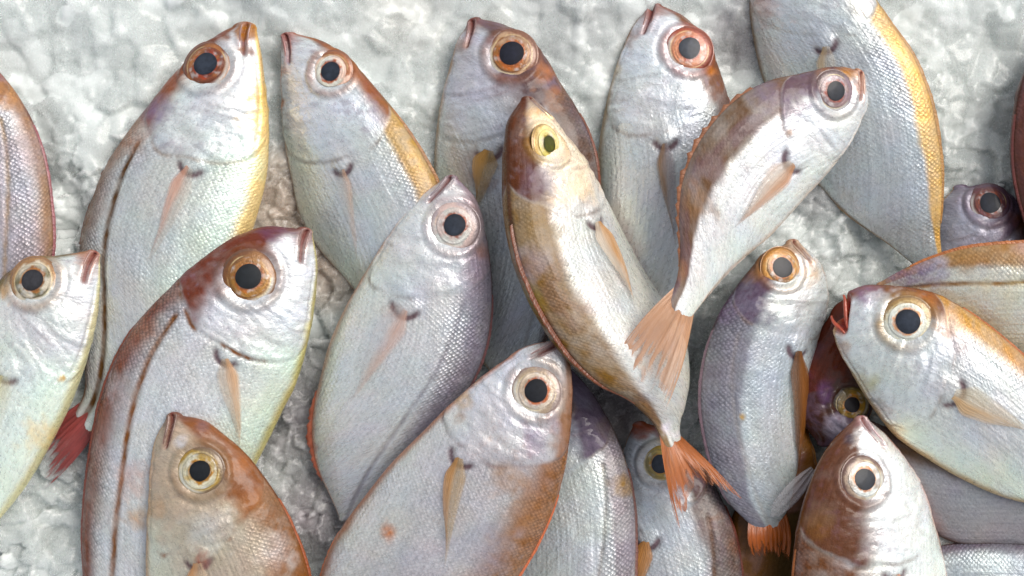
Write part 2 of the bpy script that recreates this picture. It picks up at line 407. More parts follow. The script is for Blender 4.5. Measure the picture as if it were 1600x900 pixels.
fish('O', "white-faced fish with maroon nape and grey eye at the bottom right, snout up",
 [(1332,657,1356,655),(1300,685,1387,680),(1275,720,1417,714),(1255,765,1444,757),(1240,815,1464,806),(1232,865,1480,860),(1228,920,1492,920),(1232,990,1495,990),(1250,1060,1485,1060),(1275,1130,1460,1130),(1305,1190,1425,1190),(1330,1230,1385,1230)],
 eye=(1342,745,36,18), pect=(1388,888,1392,1020,34), roll=22, back=(138,80,48), ext=.42, soft=.06, mid=(208,212,216), belly=(216,222,218), rim=(220,160,140),
 head=(126,74,56), hext=.43, cheek=(218,222,228), snout=(150,110,120), lat=0, scales=.45, wobble=.3, ridge=(140,80,35), mott=(130,90,100), mott_a=.15,
 iris=(200,205,200), ring=(176,150,140), outer=(140,105,110), rimc=(215,130,70), pup=(45,50,60), fin=(215,150,120), fin_al=.7, lip=(206,160,165),
 spots=[(1268,815,26,(170,115,50),.35),(1355,695,26,(232,234,238),.9),(1322,684,9,(70,60,80),.8),(1318,745,18,(180,110,60),.4)])

fish('P', "grey-purple fish body lying sideways beneath the gaping fish at lower right",
 [(1850,760,1850,790),(1800,725,1805,820),(1730,700,1730,845),(1650,690,1650,855),(1570,690,1560,853),(1500,690,1495,850),(1430,680,1440,820),(1380,665,1390,770),(1345,650,1350,700)],
 eye=(1790,765,30,15), roll=12, back=(130,90,40), ext=.36, soft=.05, mid=(136,136,144), belly=(146,140,146), rim=(130,85,55), lat=0, scales=.6, mott=(120,105,140), mott_a=.5, mouth=False, dfin=False, afin=False)

fish('Q', "silver-grey fish body lowest at the bottom right corner",
 [(1800,870,1800,900),(1750,850,1750,950),(1680,845,1680,985),(1600,845,1600,1000),(1520,845,1520,990),(1450,855,1450,960),(1390,870,1390,930),(1350,880,1350,910)],
 eye=(1740,895,30,15), roll=6, back=(110,100,120), ext=.2, mid=(165,174,182), belly=(190,198,200), lat=0, scales=.6, mouth=False, dfin=False, afin=False)

fish('R', "pale greenish-white fish with grey eye and red lips at the left edge",
 [(136,392,156,402),(95,398,157,440),(55,402,153,490),(20,418,143,540),(-15,450,128,590),(-50,490,108,640),(-80,540,80,695),(-105,600,45,755),(-120,660,0,812),(-125,720,-45,860),(-120,780,-80,890),(-118,820,-100,905)],
 eye=(60,438,38,18), pect=(20,585,-8,700,30), roll=-3, back=(150,120,100), ext=.14, mid=(206,214,212), belly=(214,228,218), rim=(206,200,150),
 head=(150,130,110), hext=.22, cheek=(200,204,208), snout=(196,130,100), lat=0, scales=.25, ridge=(140,90,60),
 iris=(135,125,105), ring=(200,190,170), outer=(190,140,100), rimc=(190,120,60), pup=(44,44,48), fin=(216,206,150), finc2=(210,210,180), fin_al=.5, lip=(200,110,100), afin=False,
 spots=[(106,590,5,(215,160,30),.95),(75,680,26,(222,190,120),.6),(10,600,24,(196,180,150),.3),(130,405,14,(200,120,90),.5),(15,455,14,(210,160,100),.7)])

fish('S', "large fish with gold-ringed eye, red-brown back and orange lateral line at left",
 [(464,357,488,366),(425,353,495,405),(380,364,494,450),(335,388,488,500),(290,422,477,550),(250,462,462,600),(212,508,442,640),(182,560,418,690),(160,620,392,740),(146,685,362,800),(136,755,328,860),(130,830,292,920),(132,900,257,980),(140,970,228,1030),(155,1030,202,1060)],
 eye=(396,433,42,21), pect=(360,558,372,700,30), roll=4, wobble=.6, back=(162,88,70), ext=.24, soft=.09, mid=(196,200,206), belly=(206,220,208), rim=(205,190,110),
 head=(146,68,56), hext=.35, cheek=(205,208,214), snout=(150,100,120), lat=1.0, latw=4.2, latc=(160,98,52), scales=1.0, ridge=(128,62,50), gill=(165,100,60), gill_a=.9,
 iris=(190,130,50), ring=(170,110,55), outer=(140,85,50), rimc=(200,110,30), pup=(32,38,44), fin=(214,165,120), finc2=(206,180,150), fin_al=.7, lip=(185,110,95),
 spots=[(425,360,22,(120,72,108),.85),(450,400,16,(215,216,220),.7),(315,470,14,(150,80,60),.4),(225,510,30,(165,95,70),.6),(150,650,24,(150,85,80),.5),(205,600,28,(172,168,175),.5),(215,745,30,(215,140,110),.35),(228,800,16,(205,150,80),.5)])

fish('T', "orange-brown fish with golden eye at the bottom left, snout up over its neighbour",
 [(286,649,260,653),(318,656,243,685),(350,678,235,725),(385,708,231,775),(415,745,228,825),(443,788,226,880),(465,835,227,930),(482,885,232,985),(492,940,245,1040),(492,1000,265,1090),(475,1070,295,1135),(450,1130,340,1170),(430,1160,375,1185)],
 eye=(319,733,37,17), pect=(318,872,324,1000,34), roll=5, back=(172,104,58), ext=.27, soft=.09, mid=(178,166,156), belly=(196,198,186), rim=(208,160,115),
 head=(176,105,66), hext=.36, cheek=(190,172,158), snout=(140,96,105), lat=0, scales=.8, ridge=(150,80,45), mott=(160,120,100), mott_a=.45,
 iris=(190,185,160), ring=(190,150,60), outer=(150,120,100), rimc=(200,135,20), pup=(28,32,38), fin=(210,150,100), finc2=(205,180,150), fin_al=.8, gill=(176,100,66), gill_a=.7, lip=(140,85,80),
 spots=[(380,725,20,(190,110,50),.6),(400,780,22,(186,120,76),.6),(318,664,16,(135,95,115),.6),(288,690,10,(205,208,220),.7),(330,825,34,(192,192,190),.6),(245,790,20,(205,165,130),.6),(430,850,34,(184,178,178),.6),(322,868,10,(150,60,45),.9)])

fish('U', "pale silver fish with white-ringed eye and small snout in the centre-left",
 [(716,280,694,279),(740,305,660,303),(755,345,625,343),(765,395,592,388),(770,445,563,435),(769,495,535,485),(760,545,513,535),(740,595,498,590),(712,640,488,640),(675,690,486,690),(630,735,497,738),(585,775,517,780),(555,800,530,808)],
 eye=(711,354,38,18), pect=(634,482,545,622,44), roll=12, back=(140,132,150), ext=.27, soft=.08, mid=(196,200,206), belly=(206,212,214), rim=(214,165,138),
 head=(165,150,165), hext=.25, cheek=(206,210,216), snout=(150,125,140), lat=.6, latc=(130,125,140), scales=.9, ridge=(120,80,80),
 iris=(206,206,198), ring=(206,180,172), outer=(176,160,165), rimc=(200,110,90), fin=(214,170,150), finc2=(206,205,205), fin_al=.45, lip=(160,135,145), mott=(165,160,180),
 spots=[(755,395,18,(176,115,90),.6),(735,430,24,(150,135,160),.5),(735,330,12,(190,120,90),.4),(488,700,12,(205,100,90),.7),(620,488,14,(186,150,150),.4)])

fish('V', "silver fish with orange-brown scaled back and long orange fin at the bottom centre",
 [(884,544,864,532),(892,575,825,540),(894,620,785,565),(891,670,745,595),(884,725,700,635),(870,780,655,680),(850,828,610,725),(825,875,570,775),(795,920,535,822),(755,970,508,875),(710,1010,495,925),(660,1045,490,975),(610,1070,495,1025),(570,1085,510,1060)],
 eye=(838,608,38,19), pect=(720,712,690,872,36), roll=8, back=(184,118,66), ext=.30, soft=.10, mid=(180,178,184), belly=(196,198,200), rim=(210,128,88),
 head=(172,115,90), hext=.2, cheek=(204,206,214), snout=(160,105,115), lat=0, scales=1.0, ridge=(190,100,60), mott=(176,140,125), mott_a=.4,
 iris=(205,190,170), ring=(190,165,145), outer=(170,150,150), rimc=(215,110,50), pup=(28,30,36), fin=(196,140,85), finc2=(190,160,120), fin_al=.9, gill=(150,90,110), lip=(165,105,105),
 spots=[(835,685,26,(150,115,160),.65),(860,660,22,(165,120,150),.5),(725,625,20,(210,172,120),.7),(788,740,34,(190,130,70),.55),(825,790,36,(176,120,80),.5),(608,825,14,(215,120,55),.8),(750,850,50,(150,150,170),.4),(740,595,10,(205,160,110),.6),(720,650,14,(195,130,80),.5),(820,570,24,(208,212,222),.6)])

fish('W', "slim grey fish body with dark lateral line, tucked beneath the orange-backed fish",
 [(885,570,860,575),(915,600,840,610),(945,645,820,660),(965,685,808,720),(982,735,800,780),(991,790,797,840),(993,850,797,900),(990,920,800,960),(975,1000,815,1030),(950,1060,850,1090),(920,1110,880,1120)],
 eye=(862,632,30,15), pect=None, roll=14, back=(140,132,140), ext=.26, soft=.03, mid=(184,190,194), belly=(196,202,204), head=(120,105,130), hext=.4, cheek=(176,180,190), lat=.55, latc=(110,100,100), scales=.8, ridge=(110,70,60), mott=(130,115,135), mott_a=.5, mouth=False, afin=False,
 spots=[(975,755,20,(190,145,80),.8),(950,670,26,(125,100,105),.6),(905,615,20,(140,130,160),.6)])

fish('X', "grey scaly fish at the bottom, its eye showing behind the forked orange tail",
 [(1010,661,988,667),(1045,672,975,700),(1075,700,969,740),(1105,740,966,785),(1130,785,966,830),(1148,835,968,880),(1158,890,975,940),(1160,950,985,1000),(1150,1020,1005,1060),(1125,1080,1035,1110),(1100,1110,1060,1125)],
 eye=(1030,722,31,15), pect=(1008,842,990,960,34), roll=10, back=(140,110,115), ext=.34, soft=.06, mid=(182,188,196), belly=(190,196,200), head=(130,95,90), hext=.34, cheek=(176,182,194), snout=(150,70,35), lat=.8, latc=(130,85,60), scales=1.0, ridge=(110,60,50), mott=(130,105,130), mott_a=.5,
 iris=(170,150,90), ring=(180,150,70), outer=(150,135,130), rimc=(200,140,40), fin=(205,140,80), finc2=(205,140,80), fin_al=1.0, mouth=False, afin=False,
 spots=[(1000,672,16,(170,70,25),.9),(1150,850,26,(150,90,60),.6)])

fish('Y', "brown fish body deep between the others under the small ragged orange tail",
 [(1232,676,1264,678),(1190,722,1276,722),(1152,785,1282,785),(1128,850,1275,850),(1120,910,1255,910),(1122,970,1255,970),(1135,1030,1240,1030),(1155,1080,1215,1080)],
 eye=None, roll=10, back=(140,85,35), ext=.5, soft=.1, mid=(112,84,58), belly=(120,95,70), head=(150,90,35), hext=.6, cheek=(150,95,45), snout=(150,90,40), gill_a=0, lat=0, scales=.4, mouth=False, dfin=False, afin=False)

fish('G', "curved fish with mauve-brown back and round dark eye, lying on top of the others",
 [(1335,109,1351,119),(1315,105,1357,150),(1285,108,1347,190),(1245,117,1325,232),(1200,128,1295,272),(1155,150,1262,308),(1115,187,1232,342),(1082,235,1203,372),(1063,285,1172,396),(1058,335,1142,422),(1060,385,1115,452),(1058,430,1095,478),(1048,462,1078,500)],
 eye=(1301,145,33,16), pect=(1234,256,1136,352,36), tail=((960,558),(1040,642),(1002,606),16,(1.3,1.3)), tilt=(118,182), roll=16, wobble=.6, back=(140,100,80), ext=.36, soft=.035, mid=(208,210,214), belly=(216,222,220), rim=(216,200,185),
 head=(130,100,120), hext=.34, cheek=(208,212,218), snout=(205,150,110), lat=0, scales=.3, ridge=(140,90,60), mott=(125,105,135), mott_a=.65,
 iris=(165,135,145), ring=(150,125,140), outer=(130,105,115), rimc=(176,80,70), pup=(44,48,58), fin=(210,150,110), finc2=(216,196,175), fin_al=.8, tailc=(198,142,98), lip=(210,150,130), k=.36,
 spots=[(1318,118,16,(205,135,30),.9),(1300,112,14,(120,80,80),.6),(1338,140,14,(212,165,150),.6),(1200,150,24,(130,110,145),.6),(1110,260,34,(140,110,130),.5),(1085,320,30,(170,120,85),.6),(1060,420,20,(176,105,60),.6),(1280,112,12,(190,120,60),.5),(1228,210,8,(190,130,80),.7)])

fish('E', "bronze-backed fish with small yellow eye and forked orange tail, twisted through the centre",
 [(814,157,834,155),(795,185,862,178),(786,225,890,215),(783,280,925,260),(785,340,957,318),(797,405,985,372),(820,465,1015,425),(850,520,1050,480),(885,565,1078,535),(930,600,1085,590),(985,628,1074,640),(1018,660,1064,668),(1034,692,1066,690)],
 eye=(856,228,31,14), pect=(930,348,980,480,30), tail=((1160,780),(1062,836),(1090,752),10,(1.0,2.2)), roll=48, wobble=.45, back=(164,116,50), ext=.28, soft=.04, mid=(200,202,202), belly=(218,216,206), rim=(220,170,150),
 head=(120,62,36), hext=.31, cheek=(232,214,192), snout=(110,50,30), lat=0, scales=.6, ridge=(110,55,25), mott=(140,118,125), mott_a=.55,
 iris=(205,190,90), ring=(222,205,140), outer=(205,165,90), rimc=(190,160,40), pup=(96,98,34), fin=(212,150,85), finc2=(226,205,180), fin_al=.95, tailc=(178,96,28), lip=(110,55,45), k=.50, lat_eye=.8,
 spots=[(835,180,12,(222,160,70),.7),(858,182,10,(240,205,150),.8),(860,270,16,(205,200,205),.5),(835,290,26,(130,100,125),.6),(840,350,30,(158,120,60),.6),(830,420,26,(150,140,155),.5),(835,475,26,(170,135,45),.7),(930,590,20,(170,120,90),.5),(1000,640,22,(190,130,40),.6),(1040,665,10,(214,205,220),.9),(1060,678,10,(222,215,222),.9),(905,300,24,(240,212,180),.6)])

ORDER = ['Q', 'P', 'N', 'Y', 'J', 'I', 'H', 'F', 'D', 'C', 'B', 'A', 'K', 'X', 'M', 'W', 'R', 'S', 'U', 'L', 'E', 'G', 'V', 'T', 'O']

# ------------------------------------------------------------------ fish builder
class Fish:
    def __init__(s, key):
        f = F[key]; s.f = f; s.key = key; p = f['pal']; s.p = p
        s.seed = sum(ord(c) for c in key)*31
        P = f['pairs'].copy(); P[:, 1] = 450-P[:, 1]; P[:, 3] = 450-P[:, 3]; P[:, 0] -= 800; P[:, 2] -= 800
        M = (P[:, :2]+P[:, 2:])/2
        t = np.concatenate([[0], np.cumsum(np.linalg.norm(np.diff(M, axis=0), axis=1))])
        n = int(t[-1]/2.5)
        q = np.linspace(0, t[-1], n)
        PP = hermite(t, P, q)
        D = PP[:, :2]; V = PP[:, 2:]
        M = (D+V)/2; w = np.linalg.norm(D-V, axis=1)/2; u = (D-V)/(2*w[:, None])
        # rounded ends
        t0 = M[0]-M[4]; t0 /= np.linalg.norm(t0); t1 = M[-1]-M[-5]; t1 /= np.linalg.norm(t1)
        th = np.linspace(math.pi/2, 0, 14)[:-1]
        c0 = w[0]*0.6; c1 = w[-1]*0.8
        Mh = M[0]+np.outer(np.sin(th)*c0, t0); wh = w[0]*np.cos(th)+.02
        th2 = np.linspace(0, math.pi/2, 9)[1:]
        Mt = M[-1]+np.outer(np.sin(th2)*c1, t1); wt = w[-1]*np.cos(th2)+.02
        s.M = np.concatenate([Mh, M, Mt]); s.w = np.concatenate([wh, w, wt])
        s.u = np.concatenate([np.repeat(u[:1], len(th), 0), u, np.repeat(u[-1:], len(th2), 0)])
        s.A = np.concatenate([[0], np.cumsum(np.linalg.norm(np.diff(s.M, axis=0), axis=1))])
        s.L = s.A[-1]; s.n = len(s.A)
        s.r = rad(p['roll'])
        kk = p['k']*(1.0+0.12*np.exp(-((s.A/s.L-.18)/.12)**2)-0.25*sm(.6, 1, s.A/s.L))
        s.h = s.w/np.sqrt(math.cos(s.r)**2+kk**2*math.sin(s.r)**2); s.t = kk*s.h
        s.z = np.zeros(s.n)
        s.i0 = len(th)       # first true station
    def settle(s, zh, zt):
        x = s.A/s.L
        s.z = zh+(zt-zh)*x
        sc = ((H-s.z)/H)
        s.M3 = np.concatenate([s.M*sc[:, None], s.z[:, None]], 1)
        s.sc = sc
        u3 = np.concatenate([s.u, np.zeros((s.n, 1))], 1)
        zz = np.array([0, 0, 1.0])
        s.d = math.cos(s.r)*u3+math.sin(s.r)*zz
        s.l = -math.sin(s.r)*u3+math.cos(s.r)*zz
    def surf(s, i, phi, off=0.0):
        """points on the smooth surface at float station i, angle phi"""
        i = np.clip(np.asarray(i, float), 0, s.n-1.001); phi = np.asarray(phi, float)
        i0 = i.astype(int); fr = (i-i0)[..., None]
        L = lambda a: a[i0]*(1-fr)+a[i0+1]*fr
        L1 = lambda a: a[i0]*(1-fr[..., 0])+a[i0+1]*fr[..., 0]
        M3 = L(s.M3); d = L(s.d); l = L(s.l); h = L1(s.h*s.sc); t = L1(s.t*s.sc)
        c = np.cos(phi); sn = np.sin(phi)
        g = np.sign(sn)*np.abs(sn)**1.12
        P = M3+(h*c)[..., None]*d+(t*g)[..., None]*l
        nn = (c/np.maximum(h, 1))[..., None]*d+(sn/np.maximum(t, 1))[..., None]*l
        nn = nn/np.linalg.norm(nn, axis=-1, keepdims=True)
        return P+nn*np.asarray(off, float)[..., None] if np.ndim(off) else P+nn*off
    def normal(s, i, phi):
        e = 1.5
        a = s.surf(i+e, phi)-s.surf(i-e, phi); b = s.surf(i, phi+.02)-s.surf(i, phi-.02)
        n = np.cross(a, b); n /= np.linalg.norm(n)
        return n if n[2] > 0 else -n
    def loc(s, x, y):
        """station, angle of the visible surface point seen at photo pixel (x, y)"""
        p = np.array([x-800.0, 450.0-y])
        dm = p-s.M
        q = (dm*s.u).sum(1)
        tv = np.gradient(s.M, axis=0); tv /= np.linalg.norm(tv, axis=1)[:, None]
        tn = np.stack([-s.u[:, 1], s.u[:, 0]], 1)
        a = (dm*tn).sum(1)
        cost = np.abs(a)+1000*(np.abs(q) > s.w*1.15+2)+0.02*np.hypot(*dm.T)
        i = int(np.argmin(cost))
        dl = math.atan2(s.t[i]*math.sin(s.r), s.h[i]*math.cos(s.r))
        ph = np.linspace(-dl, math.pi-dl, 300)
        sn = np.sin(ph); g = np.sign(sn)*np.abs(sn)**1.12
        pr = s.h[i]*np.cos(ph)*math.cos(s.r)-s.t[i]*g*math.sin(s.r)
        return i, ph[int(np.argmin(np.abs(pr-q[i])))]
    def raster(s, cell=8):
        ph = np.linspace(-math.pi, math.pi, 49)
        I, PH = np.meshgrid(np.arange(0, s.n, 3), ph, indexing='ij')
        P = s.surf(I, PH)
        gx = np.floor((P[..., 0]+1700)/cell).astype(int).ravel(); gy = np.floor((P[..., 1]+1200)/cell).astype(int).ravel()
        z = P[..., 2].ravel(); xs = (I/s.n).ravel()
        return gx, gy, z, xs

HF_CELL = 8
HF = np.full((430, 300), 0.0)
_gx, _gy = np.meshgrid(np.arange(430)*8-1700+4, np.arange(300)*8-1200+4, indexing='ij')
def ice_height(x, y):
    return 26*(fbm(x/150, y/150, 5, 3)-.5)*2+np.clip((y-330)*0.22, 0, 60)
HF[:] = ice_height(_gx, _gy)-6
HF_ICE = HF.copy()
COVER = np.zeros(HF.shape, bool)

fishes = {}
for key in ORDER:
    fs = Fish(key)
    zh, zt = 0.0, 0.0
    fs.settle(0, 0)
    gx, gy, z, xs = fs.raster()
    ok = (gx >= 0) & (gx < 430) & (gy >= 0) & (gy < 300)
    gx, gy, z, xs = gx[ok], gy[ok], z[ok], xs[ok]
    low = z < 0.5
    need = HF[gx[low], gy[low]]-z[low]
    xl = xs[low]
    tol = F[key]['tol']
    def pct(m):
        return np.percentile(need[m], 90) if m.sum() > 5 else 0
    h = pct(xl < .45)-tol; t_ = pct(xl > .55)-tol; m_ = pct((xl > .3) & (xl < .7))-tol
    # keep fish fairly level
    d = np.clip(h-t_, -70, 110); c = max((h+t_)/2, m_, max(h, t_)-abs(d)/2-12)
    zh, zt = c+d/2, c-d/2
    if F[key]['tilt'] is not None: zh, zt = F[key]['tilt']
    fs.settle(zh, zt)
    gx, gy, z, xs = fs.raster()
    ok = (gx >= 0) & (gx < 430) & (gy >= 0) & (gy < 300)
    np.maximum.at(HF, (gx[ok], gy[ok]), z[ok]); COVER[gx[ok], gy[ok]] = True
    fishes[key] = fs
    print("settle", key, round(zh), round(zt))

def ellip_grid(cx, n1, n2, R0, R1, nrm, H0, yscale=1.0, ax=None, inner=0.0, wob=0.0, seed=0):
    """dome ring between radii R0..R1 (fraction of R) around cx with normal nrm"""
    nrm = nrm/np.linalg.norm(nrm)
    e1 = np.cross(nrm, [0.3, 1, 0.1]); e1 /= np.linalg.norm(e1); e2 = np.cross(nrm, e1)
    rr = np.linspace(R0, R1, n1); th = np.linspace(0, 2*math.pi, n2, endpoint=False)
    Rg, T = np.meshgrid(rr, th, indexing='ij')
    wobv = 1+wob*np.sin(T*2+seed)+wob*.7*np.sin(T*3+seed*2.1)
    hh = H0(Rg)
    Rg2 = Rg*wobv
    P = cx+(Rg2*np.cos(T))[..., None]*e1+(Rg2*np.sin(T))[..., None]*e2+hh[..., None]*nrm
    return P.reshape(-1, 3), grid_faces(n1, n2, True), Rg.ravel(), T.ravel()

def build_fish(key):
    s = fishes[key]; p = s.p; f = s.f; sd = s.seed
    root = bpy.data.objects.new("fish", None); link(root)
    c = s.M3[s.n//2].copy(); c[2] -= s.t[s.n//2]*s.sc[s.n//2]
    root.location = Vector(c*K); root['_o'] = tuple(c*K)
    root.empty_display_size = 0.01
    root['label'] = f['label']; root['category'] = 'fish'; root['group'] = 'fresh fish laid out on crushed ice'
    # angles
    NA, NB = 118, 26
    pa = np.linspace(-.32*math.pi, 1.22*math.pi, NA); pb = np.linspace(1.22*math.pi, 1.68*math.pi, NB+2)[1:-1]
    ph = np.concatenate([pa, pb]); m = len(ph)
    I, PH = np.meshgrid(np.arange(s.n), ph, indexing='ij')
    P = s.surf(I, PH)
    fold = np.abs(np.where(PH > math.pi, 2*math.pi-PH, PH))
    v = fold/math.pi
    A = np.repeat(s.A[:, None], m, 1)
    seg = np.linalg.norm(np.diff(P, axis=1), axis=2)
    B = np.concatenate([np.zeros((s.n, 1)), np.cumsum(seg, 1)], 1)
    iz = int(np.argmin(np.abs(ph))); B = B-B[:, iz:iz+1]           # arc length measured from the back ridge
    # head length
    pect = f['pect']
    if pect is not None:
        ip, php = s.loc(pect[0], pect[1]); HL = max(s.A[ip]-20, s.A[ip]*.88); vp = abs(php)/math.pi
    else:
        HL = s.L*.30; vp = .6; ip = None
    if f['eye'] is not None:
        ie, phe = s.loc(f['eye'][0], f['eye'][1]); ve = abs(phe)/math.pi; Ae = s.A[ie]
        if pect is None: HL = min(Ae*2.5, s.L*.38)
    n1 = fbm(A/60, B/60, sd, 4)-.5; n2 = fbm(A/22, B/22, sd+3, 4)-.5; n3 = fbm(A/9, B/9, sd+5, 3)-.5
    n4 = fbm(A/110, B/45, sd+8, 4)-.5
    a = A/HL
    # ---- relief
    disp = np.zeros_like(A)
    edge = 1.0-1.05*(v-vp*.97)**2*np.where(v < vp, 1.1, 1.6)+.07*n1+.03*n2+.04*np.exp(-((v-vp+.14)/.08)**2)
    de = (edge-a)*HL                      # >0 on the head
    gate = sm(.05, .16, v)*(1-sm(.90, .97, v))
    gm = sm(-.22, .16, fbm(v*3.1, v*0+sd*.37, sd+61, 2)-.5)
    disp += gate*1.9*(.25+.75*gm)*(.7+2.0*n1)*np.exp(-np.clip(de, 0, None)/30)*sm(-1.5, 2.0, de)
    disp -= gate*gm*1.2*np.exp(-((de+4)/5)**2)
    rj = np.random.default_rng(sd+5).uniform(-1, 1, 6)
    pm = sm(-.15, .2, fbm(v*4+rj[0]*5, a*2, sd+63, 2)-.5)*(.7+.3*rj[1])
    pre = .70+.05*rj[2]-(.75+.4*rj[3])*(v-.52)**2+.06*n1
    dp = (pre-a)*HL
    gate2 = sm(.25, .38, v)*(1-sm(.86, .95, v))
    disp += gate2*2.4*pm*np.exp(-np.clip(dp, 0, None)/16)*sm(-1.5, 1.5, dp)
    pre2 = .58+.05*rj[4]-(.62+.4*rj[5])*(v-.55)**2+.07*n1
    dp2 = (pre2-a)*HL
    disp += gate2*1.7*(1-pm*.6)*np.exp(-np.clip(dp2, 0, None)/10)*sm(-1.5, 1.5, dp2)
    rid = 1-np.abs(2*fbm(A/34+n1*.8, B/60, sd+11, 4)-1)*2.2
    cheekmask = (1-sm(.92, 1.0, a/edge))*sm(.2, .32, v)*(1-sm(.88, .98, v))*sm(.1, .3, a)
    disp += cheekmask*2.0*np.clip(rid, -.2, 1)
    disp += cheekmask*5.0*(fbm(A/46, B/70, sd+15, 2)-.5)
    disp += 1.6*n2*(1-sm(.95, 1.05, a))
    # ventral profile crease and body undulation
    disp += 5*n4*sm(1.0, 1.4, a)*(1-sm(.85, 1, A/s.L))*sm(.05, .2, v)*(1-sm(.8, .95, v))
    # lateral line
    sl = np.clip((A-HL)/(s.L-HL), 0, 1)
    vlat = .265+.05*np.sin(sl*2.2)+.16*sl**2+.010*n1
    dl = (v-vlat)*s.h[:, None]*math.pi*.8
    latm = np.exp(-(dl/p['latw'])**2)*sm(.98, 1.06, a)
    disp -= 2.6*latm*max(p['lat'], .15)
    # back muscle groove below the ridge
    # eye socket
    em = 0
    if f['eye'] is not None:
        ex, ey, er, pr = f['eye']
        E3 = s.surf(np.array([float(ie)]), np.array([phe]))[0]
        En = s.normal(float(ie), phe)*(1-p['lat_eye'])+s.l[ie]*p['lat_eye']; En /= np.linalg.norm(En)
        en2 = En*1.0
        dist = np.linalg.norm(P-E3, axis=2)/er
        onside = ((PH > -.3*math.pi) & (PH < 1.2*math.pi))
        disp += onside*(1.8*np.exp(-((dist-1.14)/.13)**2)-4.0*(1-sm(.7, 1.05, dist)))
        disp -= onside*1.5*np.exp(-((dist-1.36)/.09)**2)*(0.4+.6*sm(.3, .5, v))
        em = onside*np.exp(-((dist-1.1)/.22)**2)
    # pectoral base lobe + crescent
    lobe = 0; cres = 0
    if pect is not None:
        Bp = s.surf(np.array([float(ip)]), np.array([php]))[0]
        tng = s.surf(np.array([ip+3.0]), np.array([php]))[0]-s.surf(np.array([ip-3.0]), np.array([php]))[0]; tng /= np.linalg.norm(tng)
        Cb = Bp-tng*9
        rel = P-Cb; dd = np.linalg.norm(rel, axis=2); al = (rel*tng).sum(2)/np.maximum(dd, 1e-3)
        pw = pect[4]
        Rl = 9+pw*.26
        disp += (PH > 0)*3.6*np.exp(-(dd/Rl)**4)
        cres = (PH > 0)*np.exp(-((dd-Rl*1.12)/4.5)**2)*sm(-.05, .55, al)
        disp -= 3.0*cres
    # mouth slit
    mslit = 0; lipm = 0
    if f['mouth']:
        ml = .245*HL if f['mouth'] != 'open' else .20*HL
        vm = .56+.10*sm(0, .28, a)
        bw = 2.6 if f['mouth'] != 'open' else 20.0*(1-sm(.45, 1.05, A/ml))+2
        dm_ = (v-vm)*s.h[:, None]*math.pi*.8
        mg = (1-sm(.88, 1.02, A/ml))
        mslit = np.exp(-(dm_/bw)**2)*mg
        if f['mouth'] == 'open': disp -= 17*mslit*(1-sm(0, 1, A/ml)*.6)
        else: disp -= 5.0*mslit*sm(0, 6, A)+0*A
        lipm = np.exp(-(dm_/(bw+7))**2)*mg
        disp += 1.6*np.exp(-((np.abs(dm_)-bw*1.7-3)/4.5)**2)*mg*sm(0, 8, A)
    # chin / throat line
    disp -= 1.6*np.exp(-((v-.80-.05*np.sin(a*3))*s.h[:, None]*2.2/3)**2)*sm(.15, .3, a)*(1-sm(.7, .95, a))
    disp *= sm(0, 5, A)*sm(0, 12, s.L-A)
    # normals numerically
    ti = np.gradient(P, axis=0); tj = np.gradient(P, axis=1)
    nr = np.cross(ti, tj); ln = np.linalg.norm(nr, axis=2, keepdims=True); nr = nr/np.maximum(ln, 1e-9)
    ctr = s.M3[:, None, :]
    sg = np.sign(((P-ctr)*nr).sum(2, keepdims=True)); nr = nr*np.where(sg == 0, 1, sg)
    P2 = P+nr*disp[..., None]
    if f['mouth'] == 'open':          # the gape itself: the snout is cut back between the jaws
        axd = s.M3[s.i0+6]-s.M3[s.i0]; axd = axd/np.linalg.norm(axd)
        P2 = P2+axd*(30*np.exp(-(dm_/(bw*.9+2))**2)*(1-sm(0, 1, A/ml)))[..., None]
    # ---- pigment
    def rich(c, sat=1.22, val=.46):
        c = srgb(c); l = float(c@np.array([.3, .55, .15])); x = (c.max()-c.min())/(c.max()+1e-3)
        sa = 1+(sat-1)*sm(.05, .35, x); va = 1+(val-1)*sm(.12, .45, x)*(1-sm(.25, .55, l))
        warm = sm(.0, .4, (c[0]-c[2])/(c.max()+1e-3))*(sat > 1)*(1-sm(.22, .5, l))
        return np.clip(c*va*np.array([1-.02*warm, 1+.02*warm, 1-.28*warm]), .004, .9)
    C = lambda k: rich(p[k], 1.12, .55) if k in ('iris', 'ring', 'outer', 'rimc', 'lip') else rich(p[k], 1.2, .75) if k in ('fin', 'finc2') else rich(p[k], .85, .8) if k == 'mott' else rich(p[k])
    vv = v+(.07*n1*2*.6+.04*n2)*p['wobble']
    col = np.ones(A.shape+(3,))*C('mid')
    def mix(col, c2, mk):
        mk = np.clip(np.asarray(mk, float), 0, 1)[..., None]
        return col*(1-mk)+np.asarray(c2)*mk
    col = mix(col, C('belly'), sm(.50, .80, vv))
    mt = sm(.02, .16, n4+.3*n2)*p['mott_a']*.7
    bodym = sm(.97, 1.03, a/edge)
    backm = (1-sm(p['ext']-p['soft'], p['ext']+p['soft'], vv+.015*n3))
    col = mix(col, C('mott'), mt*.55*(1-sm(.3, .6, vv))*bodym)
    col = mix(col, C('back'), backm*(.88+.5*n2)*bodym)
    col = mix(col, C('mott'), backm*bodym*mt*.6)
    # head
    hm = 1-bodym
    col = mix(col, C('cheek'), (1-sm(.62, 1.08, a/edge+.3*n2))*sm(.2, .4, v))
    he = p['hext']+(.12*n1+.10*n2)*p['wobble']
    htop = (1-sm(he-.07, he+.07, v))*hm
    col = mix(col, C('head'), htop*(1.0+.6*n2*p['wobble']))
    col = mix(col, C('mott'), htop*sm(.0, .2, n1+n3*.6)*.7*p['mott_a'])
    col = mix(col, C('snout'), hm*(1-sm(.03, .17, a+.12*n2))*.75)
